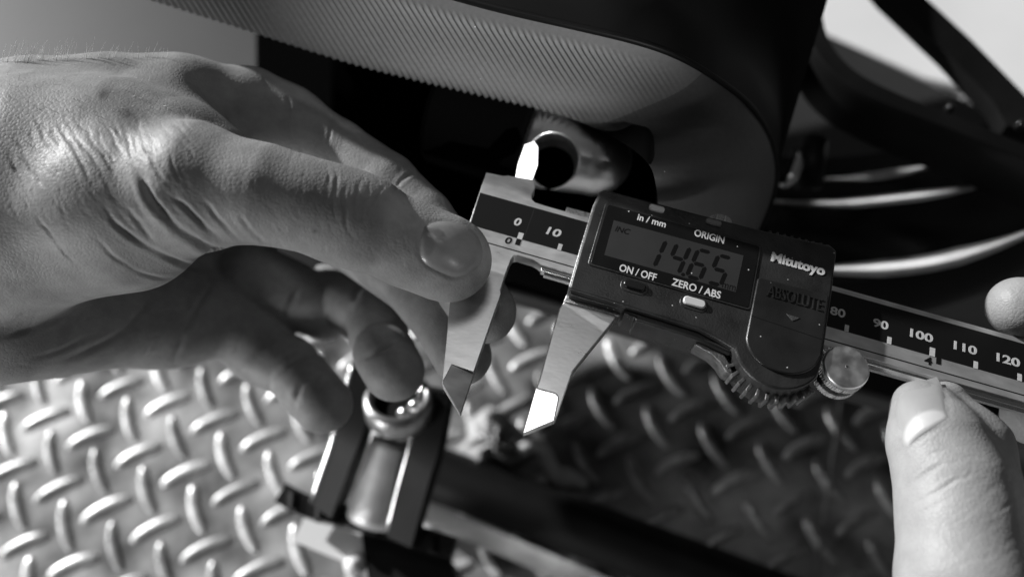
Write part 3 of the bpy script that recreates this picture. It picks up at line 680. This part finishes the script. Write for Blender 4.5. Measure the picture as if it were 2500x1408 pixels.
def make_nail(name, outline, bvh, mt, parent, lift=0.35, dome=0.5, marks=()):
    """a nail plate: rings from the outline to its middle, laid over the skin and arched"""
    O = spline(outline + [outline[0]], 49)[:-1]; c = O.mean(0); rings = []; nr = 9; ctr = None
    for i in range(nr):
        u = 1 - i / nr; row = []
        for p in O:
            q = c + (p - c) * u; s, n = surface_at(bvh, q[0], q[1])
            if s is None: s, n = (row[-1] if row else W(Hc(q[0], q[1], 12))), None
            row.append(s)
        rings.append(np.array(row))
    s, n0 = surface_at(bvh, c[0], c[1]); tow = np.array([0, 0, HCAM * MM]) - s; tow /= np.linalg.norm(tow)
    nn = n0 * 0.6 + tow * 0.4; nn /= np.linalg.norm(nn)
    # a smooth sheet through the sampled skin: quadratic fit
    A = np.concatenate(rings); e = np.cross(nn, (0, 0.3, 1)); e /= np.linalg.norm(e); g = np.cross(nn, e); o = A.mean(0)
    x, y, z = (A - o) @ e, (A - o) @ g, (A - o) @ nn; S = 1e3
    G = np.stack([np.ones_like(x), x * S, y * S, (x * S) ** 2, x * y * S * S, (y * S) ** 2], 1); co = np.linalg.lstsq(G, z, rcond=None)[0]
    zz = G @ co
    A2 = o + x[:, None] * e + y[:, None] * g + zz[:, None] * nn
    k = len(O); V2 = []
    for i in range(nr):
        u = 1 - i / nr; lf = (lift if i else -0.2) + dome * (1 - u ** 2)
        V2.append(A2[i * k:(i + 1) * k] + nn * lf * MM)
    cp = o + nn * (co[0] + (lift + dome) * MM)
    Vn, Fn = loft(V2, close_u=True); Vn = np.vstack([Vn, cp]); ci = len(Vn) - 1
    Fn += [((nr - 1) * k + j, (nr - 1) * k + (j + 1) % k, ci) for j in range(k)]
    ob = obj(name, Vn, Fn, mt, parent, smooth=True)
    c_ = (Vn / MM - np.array([0, 0, HCAM])) @ B3; pp = topx(c_); tn = np.ones(len(pp))
    for x_, y_, rx_, ry_, an, amt in marks:                       # pale moon, dark bruise: soft ovals in the plate itself
        ca, sa = math.cos(math.radians(an)), math.sin(math.radians(an)); dx, dy = pp[:, 0] - x_, pp[:, 1] - y_
        q = ((dx * ca + dy * sa) / rx_) ** 2 + ((-dx * sa + dy * ca) / ry_) ** 2; tn += amt * np.clip((1.15 - q) / 0.3, 0, 1)
    at = ob.data.attributes.new('tone', 'FLOAT', 'POINT'); at.data.foreach_set('value', tn.astype(np.float32))
    return ob
make_nail('fingernail', nail_l, bvh_l, M['nail'], hand, marks=((1062, 572, 26, 14, 10, -0.4), (1045, 600, 14, 26, 0, -0.2)))
def hairs(specs, bvh, parent):
    ps = []
    for px, py, dx, dy, bend, r in specs:
        s, n = surface_at(bvh, px, py)
        if s is None: continue
        c = B3.T @ (s / MM - np.array([0, 0, HCAM])); dep = c[2]; sc = dep / FPX
        path = []
        for t in np.linspace(0, 1, 10):
            off = np.array([dx * t + bend * t * t, dy * t - abs(bend) * 0.15 * t * t, 0]) * sc
            path.append(W(c + off + (B3.T @ n) * 1.2 * t))
        ps.append(tube(path, np.linspace(r, r * 0.25, 10) * MM, 5))
    if ps:
        v, f = join(ps); return tag(obj('hair', v, f, M['hair'], parent, smooth=True), kind='stuff')
hs = []
for k in range(70):
    x = abs(rng.normal(0, 150)) + 4 if k < 55 else rng.uniform(200, 420); L = rng.uniform(16, 46) * (1.0 if x < 240 else 0.6); lean = rng.uniform(0.15, 0.8)
    yb = np.interp(x, [0, 150, 250, 380, 500], [150, 142, 138, 136, 142])
    for dy_ in range(0, 40, 3):                                    # root just inside the outline
        if surface_at(bvh_l, x, yb + dy_)[0] is not None: break
    hs.append((x, yb + dy_ + rng.uniform(1, 7), L * lean, -L, rng.uniform(-6, 10), rng.uniform(0.045, 0.075)))
for k in range(90):
    hs.append((rng.uniform(10, 420), rng.uniform(180, 400), rng.uniform(2, 8), rng.uniform(-4, 14), rng.uniform(-3, 3), 0.05))
hairs(hs, bvh_l, hand)

#@@RIGHTHAND
# ------------------------------------------------------------------ right hand
F2 = Field((70, -30, 100), (190, 130, 235), 0.5)
chain(F2, [(2262, 1010, 2.5, 7.0), (2288, 1080, 3.5, 9.6), (2325, 1180, 4, 10.8), (2340, 1280, 4, 11.2), (2352, 1420, 4, 12.0), (2420, 1700, 0, 15)], 3)
F2.cone(C3((2236, 985, 3)), C3((2262, 1070, 4)), 4.2, 6.5, 3)
F2.cone(C3((2310, 985, 0)), C3((2370, 1090, 1)), 5.0, 8.0, 3)
F2.cone(C3((2370, 1090, 1)), C3((2400, 1300, 1)), 8.0, 10.0, 3)
F2.cone(C3((2488, 750, 1.5)), C3((2640, 762, 0)), 7.2, 8.8, 2)
F2.cone(C3((2640, 762, 0)), C3((2900, 1000, -10)), 8.8, 9.5, 2)
F2.cone(C3((2522, 1015, -16)), C3((2700, 1060, -18)), 7.2, 8.5, 1.5)
F2.cone(C3((2700, 1060, -18)), C3((2950, 1250, -18)), 8.5, 11, 2)
F2.cone(C3((2900, 1000, -10)), C3((2900, 1500, -14)), 12, 16, 6)
F2.cone(C3((2420, 1700, 0)), C3((2900, 1500, -14)), 15, 17, 8)
V, Q = F2.mesh(); V = smooth_mesh(V, Q, 3); N = vnormals(V, Q)
rl = [([(2201, 1211), (2228, 1179), (2288, 1139), (2347, 1124)], 0.5, 5), ([(2217, 1235), (2288, 1199), (2339, 1167), (2363, 1163), (2378, 1124)], 0.55, 5),
      ([(2224, 1274), (2264, 1243), (2328, 1215)], 0.2, 5), ([(2224, 1128), (2280, 1104), (2328, 1104), (2419, 1124)], 0.16, 5), ([(2300, 1300), (2380, 1240), (2430, 1190)], 0.14, 5),
      ([(2340, 1250), (2400, 1210), (2440, 1170)], 0.16, 5), ([(2303, 935), (2313, 985), (2323, 1030)], 0.3, 5), ([(2206, 1106), (2250, 1070), (2324, 1026)], 0.3, 5)]
for k in range(60):
    x, y = rng.uniform(2210, 2460), rng.uniform(1120, 1400); a = math.radians(-32 + rng.normal(0, 12)); L = rng.uniform(30, 90)
    rl.append(([(x, y), (x + L * math.cos(a), y + L * math.sin(a))], rng.uniform(0.04, 0.11), rng.uniform(3, 5)))
for k in range(12):                                              # finger print ridges
    x = 2470 + k * 6
    rl.append(([(x, 690 + k * 2), (x + 14, 730), (x + 4, 790)], 0.12, 2.6))
V = V + N * creases(V, N, rl)[:, None]
hand2 = skin_object('hand', V, Q, np.ones(len(V)), M['skin_pale'])
tag(hand2, 'right hand at the edge of the picture, pale thumb pressing up on the beam', 'hand')
bvh_r = BVHTree.FromPolygons([tuple(p) for p in W(V)], [tuple(q) for q in Q.tolist()])
nail_r = [(2187, 1000), (2196, 958), (2232, 934), (2268, 928), (2296, 936), (2308, 970), (2316, 1008), (2318, 1022), (2285, 1040), (2246, 1064), (2207, 1096), (2197, 1062), (2188, 1030)]
make_nail('fingernail', nail_r, bvh_r, M['nail_pale'], hand2, 0.25, 0.45, marks=((2264, 1052, 62, 46, -33, 0.6),))

#@@SURROUND
# ------------------------------------------------------------------ ribbed padded panel above the caliper
def hpts(a): return np.array([Hc(*p) for p in a])
def project_px(Pc): return topx(Pc)
Uc = spline([(120, -330, 33), (340, -260, 33), (560, -190, 33), (800, -110, 33), (1000, -42, 33), (1120, -6, 33), (1250, 28, 33), (1400, 62, 32.5), (1550, 98, 31), (1650, 133, 27), (1740, 184, 18), (1820, 246, 5), (1868, 314, -7), (1890, 380, -18), (1892, 440, -28), (1875, 510, -36), (1840, 590, -42)], 900)
Lc = spline([(120, -75, -6), (340, -8, -6), (620, 80, -6), (850, 152, -6), (1000, 190, -6), (1140, 224, -6), (1300, 263, -6), (1420, 300, -6), (1500, 338, -1), (1556, 374, 7), (1588, 408, 12), (1601, 450, 9), (1606, 500, -7), (1606, 540, -18), (1604, 600, -30)], 900)
U3 = hpts(Uc); L3 = hpts(Lc)
rows = []; NR = 140
px_len = np.concatenate([[0], np.cumsum(np.linalg.norm(np.diff(U3, axis=0), axis=1))])
nrm = np.cross(np.gradient(U3, axis=0), L3 - U3); nrm /= np.linalg.norm(nrm, axis=1)[:, None]
nrm[np.einsum('ij,ij->i', nrm, U3) > 0] *= -1                    # outwards
side_len = np.linalg.norm(L3 - U3, axis=1)
arcmid = np.concatenate([[0], np.cumsum(np.linalg.norm(np.diff((U3 + L3) / 2, axis=0), axis=1))])
pxm = topx((U3 + L3) / 2)[:, 0]
for i in range(NR + 1):
    t = i / NR
    bulge = 3.2 * (1 - (2 * t - 1) ** 4)
    Pm = U3 * (1 - t) + L3 * t
    pq = topx(Pm + nrm * bulge); phase = (0.85 * pq[:, 0] - 0.53 * pq[:, 1]) / 12.6 * (1 + 0.0)
    amp = 0.8 * np.clip((t - 0.07) / 0.05, 0, 1) * np.clip((0.985 - t) / 0.04, 0, 1) * np.clip((1600 - pxm) / 260, 0, 1)
    rows.append(W(Pm + nrm * (bulge + amp * (0.5 + 0.5 * np.sin(2 * math.pi * phase)))[:, None]))
pan = empty('padded_panel', loc=W(Hc(1300, 150, 0)))
tag(pan, 'large black padded panel with diagonally ribbed side and rounded end above the caliper', 'panel')
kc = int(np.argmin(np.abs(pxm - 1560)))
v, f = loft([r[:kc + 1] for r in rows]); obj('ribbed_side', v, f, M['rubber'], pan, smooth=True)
v, f = loft([r[kc:] for r in rows]); obj('end_cover', v, f, M['rubber_black'], pan, smooth=True)  # same panel, its shaded end given the darker colour
BK = np.array([Hc(560 + 700 * s - 0 * s, -700 - 100 * s, 30) for s in np.linspace(0, 1, 900)])
BK[:, :] = hpts([(300 + 1750 * s, -620 + 560 * s ** 2.2, 34 - 60 * max(0, s - 0.55)) for s in np.linspace(0, 1, 900)])
rows = []
for t in np.linspace(0, 1, 24):
    lift = 5.0 * math.sin(math.pi * min(1, t * 6) / 2) * (1 - t)
    Pm = U3 * (1 - t) + BK * t; Pm = Pm - NF[None] * lift + nrm * 0.0
    rows.append(W(Pm))
v, f = loft([r[::6] for r in rows]); obj('top_cover', v, f, M['black'], pan, smooth=True)
IN = hpts([(x, y - 60, h - 4) for x, y, h in Lc]); IN2 = hpts([(x, y - 160, h - 30) for x, y, h in Lc])
v, f = loft([W(L3)[::6], W(IN)[::6], W(IN2)[::6]]); obj('underside', v, f, M['black'], pan, smooth=True)
# rim bead between side and top
v, f = tube(W(U3 + nrm * 0.3)[::6], 0.8 * MM, 8); obj('piping', v, f, M['black'], pan, smooth=True)

# ------------------------------------------------------------------ black machine frame behind the caliper
def hprism(pts, h0, h1, n=None):
    a = np.array([Hw(x, y, h1) for x, y in pts]); dn = B3 @ NC * (h1 - h0) * MM
    v = np.vstack([a, a + dn]); k = len(pts)
    return v, [tuple(range(k)), tuple(range(2 * k - 1, k - 1, -1))] + [(i, i + k, (i + 1) % k + k, (i + 1) % k) for i in range(k)]
def zprism(pts, z0, z1):
    a = np.array([Gw(x, y, z1) for x, y in pts]); b = a.copy(); b[:, 2] = z0 * MM; k = len(pts)
    return np.vstack([a, b]), [tuple(range(k)), tuple(range(2 * k - 1, k - 1, -1))] + [(i, i + k, (i + 1) % k + k, (i + 1) % k) for i in range(k)]
fr = empty('machine_frame', loc=Gw(1500, 700, 0))
tag(fr, 'black machine frame in deep shade behind the caliper, below the ribbed panel', 'frame')
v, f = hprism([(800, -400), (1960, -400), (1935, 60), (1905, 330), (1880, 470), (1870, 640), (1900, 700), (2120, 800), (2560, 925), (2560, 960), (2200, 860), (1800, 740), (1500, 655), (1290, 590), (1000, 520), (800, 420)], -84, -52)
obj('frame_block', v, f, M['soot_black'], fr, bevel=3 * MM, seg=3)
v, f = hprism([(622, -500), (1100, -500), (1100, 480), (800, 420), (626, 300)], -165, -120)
obj('rear_block', v, f, M['soot_black'], fr)  # black block filling the dark gap left of the frame
v, f = hprism([(1100, 640), (1300, 690), (1500, 752), (1800, 845), (2200, 955), (2600, 1060), (2600, 1092), (2200, 990), (1800, 880), (1500, 790), (1300, 730), (1100, 680)], -100, -90)
obj('flange', v, f, M['dark_grey'], fr, bevel=2 * MM, seg=3)
v, f = zprism([(1300, -300), (1700, -300), (1700, 300), (1300, 300)], 0, 130); obj('pedestal', v, f, M['black'], fr)
v, f = zprism([(300, 350), (420, 230), (640, 190), (680, -100), (1150, -100), (1200, 300), (1120, 540), (960, 610), (820, 640), (560, 720), (300, 600)], 128, 136); obj('shelf', v, f, M['black'], fr)  # unseen plate added behind the hand to cast shade on the floor
v, f = zprism([(560, 330), (760, 280), (1120, 330), (1130, 560), (1060, 680), (900, 640), (700, 590), (560, 540)], 80, 88); obj('shelf', v, f, M['black'], fr)  # second unseen plate added to shade the floor
v, f = zprism([(1885, 10), (1990, 70), (2185, 160), (2480, 300), (2700, 330), (2700, 760), (1890, 640)], 60, 110)
obj('tray', v, f, M['dark_grey'], fr, bevel=2 * MM)

# ------------------------------------------------------------------ chrome rod end with a cross hole
ac, bc = Hc(1330, 350, -19), Hc(1452, 388, -19)
F3 = Field(np.minimum(ac, bc) - 16, np.maximum(ac, bc) + 20, 0.35)
F3.cone(ac, bc, 13.4, 10.6, 0.5)
hc = Hc(1350, 388, -10); hd = ray(1350, 388); hd = hd / np.linalg.norm(hd) * 0.8 + NC * 0.2
F3.cone(hc - hd * 30, hc + hd * 30, 6.9, 6.9, 0.8, cut=True)
V, Q = F3.mesh(); V = smooth_mesh(V, Q, 4)
rod = empty('chrome_rod_end', loc=Hw(1300, 360, -30))
tag(rod, 'mirror chrome rod end with a round hole around the inside jaw', 'rod end')
ro = skin_object('rod', V, Q, np.ones(len(V)), M['satin_chrome']); ro.parent = rod; ro.matrix_parent_inverse = Matrix.Translation(-Vector(Hw(1300, 360, -30)))
rax = W(bc) - W(ac); rax /= np.linalg.norm(rax)
v, f = lathe([(0, -0.034), (0.0146, -0.034), (0.0158, -0.0325), (0.0158, -0.0062), (0.0150, -0.0052), (0.0128, -0.0052)], W(ac) + rax * 0.001, rax, 56); obj('sleeve', v, f, M['soot_black'], rod, autos=True)  # black shell added for the dark reflection on the chrome's left part

# ------------------------------------------------------------------ wheel at the right: rim, spoke, highlights built as bright strips
wl = empty('hoop_wheel', loc=Hw(2300, 300, -90))
tag(wl, 'black hoop with a broad spoke against the bright ground, top right corner', 'wheel')
pth = spline([(2120, -220), (2020, -110), (1974, -10), (1966, 80), (1986, 160), (2046, 232), (2150, 290), (2300, 350), (2450, 412), (2650, 500), (2850, 600)], 80)
P3 = np.array([Hw(x, y, -60) for x, y in pth])
sec = [(-3.2, -11), (3.2, -11), (3.6, -10), (3.6, 10), (3.2, 11), (-3.2, 11), (-3.6, 10), (-3.6, -10)]
v, f = tube(P3, MM, section=sec); obj('rim', v, f, M['black'], wl, autos=True)
sp = np.array([Hw(x, y, h) for x, y, h in ((2095, -110, -62), (2180, -10, -66), (2330, 130, -70), (2455, 262, -66), (2490, 330, -62))])
v, f = tube(sp, MM, section=[(-6.5, -4), (6.5, -4), (7, 0), (6.5, 4), (-6.5, 4), (-7, 0)]); obj('spoke', v, f, M['black'], wl, autos=True)
for x, y in ((2322, 262), (2493, 303)):
    v, f = lathe([(0, 1.3e-3), (1.0e-3, 1.1e-3), (1.6e-3, 0.3e-3), (1.6e-3, -2e-3)], Hw(x, y, -52), B3 @ -NC, 20); obj('bolt', v, f, M['black_gloss'], wl, smooth=True)
dk = empty('ringed_cover', loc=Hw(2200, 560, -80))
tag(dk, 'glossy black round cover with bright curved rings, right of the display', 'cover')
rings = [([(1990, 436), (2070, 434), (2160, 425), (2270, 404), (2330, 388)], -84, 2.6), ([(1860, 488), (1960, 494), (2060, 494), (2180, 483), (2300, 468), (2395, 450), (2460, 432)], -80, 2.4), ([(1880, 640), (1980, 652), (2060, 655), (2170, 650), (2280, 636), (2400, 606), (2500, 570), (2600, 525)], -74, 4.0)]  # reflections on the black cover, built as separate metal strips
base = []
for pts, h, wd_, mid in ((rings[0][0], -84, 3.2, (2190, 420)), (rings[1][0], -80, 4.0, (2230, 478)), (rings[2][0], -74, 6.0, (2170, 650))):
    q = spline(pts, 60); P3 = np.array([Hw(x, y, h) for x, y in q]); c0 = Hw(mid[0], mid[1], h)
    lv = GLINT_POS - c0; lv /= np.linalg.norm(lv); vv = np.array([0, 0, HCAM * MM]) - c0; vv /= np.linalg.norm(vv); nn = lv + vv; nn /= np.linalg.norm(nn)
    eye = np.array([0, 0, HCAM * MM]); P3 = np.array([eye + (p - eye) * ((c0 - eye) @ nn) / ((p - eye) @ nn) for p in P3])     # plane tilted to mirror the added overhead light
    T = np.gradient(P3, axis=0); T /= np.linalg.norm(T, axis=1)[:, None]; Wd = np.cross(T, nn); Wd /= np.linalg.norm(Wd, axis=1)[:, None]
    tp = np.clip(np.minimum(np.arange(60), np.arange(60)[::-1]) / 22, 0.1, 1)[:, None]
    rows = []
    for u_, dz_ in ((-1.0, -2.5), (-1.0, -0.5), (-0.8, 0.0), (-0.4, 0.10), (0.0, 0.14), (0.4, 0.10), (0.8, 0.0), (1.0, -0.5), (1.0, -2.5)):
        rows.append(P3 + Wd * u_ * 0.5 * wd_ * MM * tp + nn * dz_ * MM)
    v, f = loft(rows); obj('ring', v, f, M['ring_metal'], dk, autos=True, angle=50)
prof = [(1850, 380, -106), (1850, 440, -104), (1850, 500, -100), (1850, 560, -110), (1850, 640, -96), (1850, 700, -98), (1850, 790, -112)]
rows = []
for x0, y0, h in prof:
    rows.append([Hw(x0 + 800 * s, y0 + (18 * math.sin(min(1, s * 2.2) * math.pi / 2)) - 210 * s ** 2.2, h) for s in np.linspace(0, 1, 40)])
v, f = loft(rows); obj('shell', v, f, M['black_gloss'], dk, smooth=True)
pn = empty('pin', loc=Hw(1930, 430, -70)); tag(pn, 'short bright metal pin standing left of the curved rings', 'pin')
v, f = tube([Hw(1950, 372, -66), Hw(1945, 400, -66), Hw(1932, 432, -66), Hw(1914, 450, -66)], np.array([2.6, 2.7, 2.4, 1.8]) * MM, 14); obj('shank', v, f, M['polished'], pn, smooth=True)
v, f = tube([Hw(1990, 350, -70), Hw(1978, 400, -70), Hw(1975, 460, -74)], np.array([5, 5.5, 5]) * MM, 14); obj('sleeve', v, f, M['black'], pn, smooth=True)

# ------------------------------------------------------------------ far things: pale box, white ground
v, f = zprism([(-500, -400), (690, -400), (670, 60), (640, 330), (500, 420), (-500, 420)], 0, 10)
pb = obj('grey_mat', v, f, M['pale'], bevel=2 * MM, seg=3); tag(pb, 'smooth pale grey mat lying beyond the back of the left hand', 'mat')
v, f = zprism([(1930, -600), (2900, -600), (2900, 330), (2460, 236), (2260, 190), (1990, 72)], 1, 6)
wg = obj('pavement', v, f, M['white']); tag(wg, kind='structure')

# ------------------------------------------------------------------ bracket and things lying on the plate
br = empty('clevis_bracket', loc=Gw(930, 1280, 0))
tag(br, 'black two-pronged bracket holding a chrome sleeve, below the curled fingers', 'bracket')
for pts in ([(905, 900, 150), (868, 1040, 140), (838, 1130, 128), (800, 1235, 112)], [(1072, 950, 150), (1048, 1080, 140), (1020, 1180, 128), (985, 1310, 112)]):
    q = np.array([Gw(*p) for p in pts]); q = spline(q, 12)
    v, f = tube(q, MM, section=[(-5.0, -4), (5.0, -4), (5.6, -3), (5.6, 3), (5.0, 4), (-5.0, 4), (-5.6, 3), (-5.6, -3)]); obj('prong', v, f, M['black'], br, autos=True)
    e = q + (np.array([-1, 0.25, 0]) * 5.7 + np.array([0, 0, 3.2])) * MM
    v, f = tube(e, 1.1 * MM, 8); obj('edge', v, f, M['polished'], br, smooth=True)
ax = B3 @ (-NC)
cc = Gw(975, 988, 150)
axr = np.array([0.05, 0.35, 0.93])
v, f = lathe([(8.5e-3, -5e-3), (11.6e-3, -5e-3), (12.6e-3, -3e-3), (12.6e-3, 3e-3), (11.6e-3, 5e-3), (10e-3, 5.2e-3), (8.8e-3, 3.5e-3), (8.5e-3, -5e-3)], cc, axr, 48); obj('collar', v, f, M['dull_metal'], br, smooth=True)
v, f = lathe([(0, 1e-3), (9e-3, 1e-3), (9e-3, -8e-3)], cc, axr, 32); obj('socket', v, f, M['black'], br, autos=True)
for d in ((985, 1008), (1012, 990)):
    v, f = lathe([(0, 2.4e-3), (1.5e-3, 2e-3), (2.6e-3, 0)], Gw(d[0], d[1], 152), axr, 16); obj('ball', v, f, M['polished'], br, smooth=True)
q = np.array([Gw(965, 1060, 128), Gw(940, 1160, 118), Gw(915, 1262, 108)])
v, f = tube(spline(q, 12), np.linspace(9.5, 11.0, 12) * MM, 28); obj('sleeve', v, f, M['satin'], br, smooth=True)
cr = spline([(690, 1205, 108), (760, 1240, 108), (850, 1262, 108), (950, 1290, 108), (1040, 1318, 108), (1110, 1340, 108)], 26)
c3 = np.array([Gw(*p) for p in cr])
v, f = tube(c3, MM, section=[(-4, -3), (4, -3), (4, 3), (-4, 3)]); crown = obj('crown', v, f, M['black_gloss'], br, autos=True)
for k in range(2, 25, 4):
    p = c3[k]; v, f = tube([p + np.array([0, 0.002, 0.003]), p + np.array([0.0005, -0.0045, 0.004])], np.array([2.4, 2.0]) * MM, 8); obj('tooth', v, f, M['black_gloss'], crown, autos=True)
st = spline([(745, 1262, 95), (840, 1300, 95), (930, 1330, 95), (1030, 1365, 95)], 16)
v, f = tube(np.array([Gw(*p) for p in st]), MM, section=[(-10, -1), (10, -1), (10, 1), (-10, 1)]); obj('band', v, f, M['cord'], br, autos=True)
v, f = lathe([(0, 4.6e-3), (2.2e-3, 4.1e-3), (4.0e-3, 2.3e-3), (4.6e-3, 0), (4.0e-3, -2.3e-3), (0, -4.6e-3)], Gw(868, 1376, 98), (0, 0, 1), 24); obj('stud', v, f, M['cord'], br, smooth=True)  # white ball standing in for a blurred glint
v, f = zprism([(880, 1290), (1080, 1330), (1120, 1420), (900, 1420)], 0, 100); obj('foot', v, f, M['black'], br)
# black tube lying across the floor
tb = empty('floor_tube', loc=Gw(1500, 1290, 0)); tag(tb, 'dark round tube lying diagonally across the tread plate', 'tube')
a, b = Gw(1000, 1130, 15), Gw(2300, 1620, 15)
v, f = tube(np.linspace(a, b, 30), 14 * MM, 28); obj('pipe', v, f, M['black'], tb, smooth=True)
rail = empty('floor_rail', loc=Gw(1300, 1340, 0)); tag(rail, 'grey flat metal strip beside the dark tube, bottom centre', 'strip')
a, b = Gw(1040, 1250, 10), Gw(1760, 1560, 10)
v, f = tube(np.linspace(a, b, 12), MM, section=[(-5, -3), (5, -3), (5, 3), (-5, 3)]); obj('strip', v, f, M['polished'], rail, autos=True)
# crumpled rag and cord
n = 34; rows = []
for i in range(n):
    row = []
    for j in range(n):
        u, w = i / (n - 1), j / (n - 1); a = 2 * math.pi * w; r = 0.5 * u * (1 + 0.18 * math.sin(3 * a + 0.6) + 0.08 * math.sin(7 * a))
        x = 1205 + 190 * r * math.cos(a) * 0.9; y = 1082 + 150 * r * math.sin(a)
        z = 6 + 26 * (1 - u ** 2) * (0.7 + 0.35 * math.sin(5 * a + 4 * u) + 0.2 * math.sin(11 * a - 6 * u))
        row.append(Gw(x, y, max(0.5, z if u < 1 else 0.5)))
    rows.append(row)
v, f = loft(rows); rag = obj('rag', v, f, M['cloth'], smooth=True); tag(rag, 'small crumpled grey rag on the plate under the slider jaw', 'rag')
q = spline([(1268, 1100, 22), (1300, 1086, 20), (1326, 1098, 16), (1340, 1130, 10), (1362, 1164, 6), (1392, 1166, 8), (1432, 1182, 5)], 60)
v, f = tube(np.array([Gw(*p) for p in q]), np.interp(np.linspace(0, 1, 60), [0, 0.5, 0.75, 1], [3.2, 4.2, 5.2, 2.6]) * MM, 12); co = obj('cord', v, f, M['cord'], smooth=True)
tag(co, 'short twisted white strip of cloth beside the rag', 'strip')
# seam between the two plates
q = [Gw(2062, 930, 0.6), Gw(2030, 1150, 0.6), Gw(1992, 1408, 0.6), Gw(1985, 1500, 0.6)]
v, f = tube(q, 1.6 * MM, 6); obj('seam', v, f, M['plate'], fl, smooth=True)
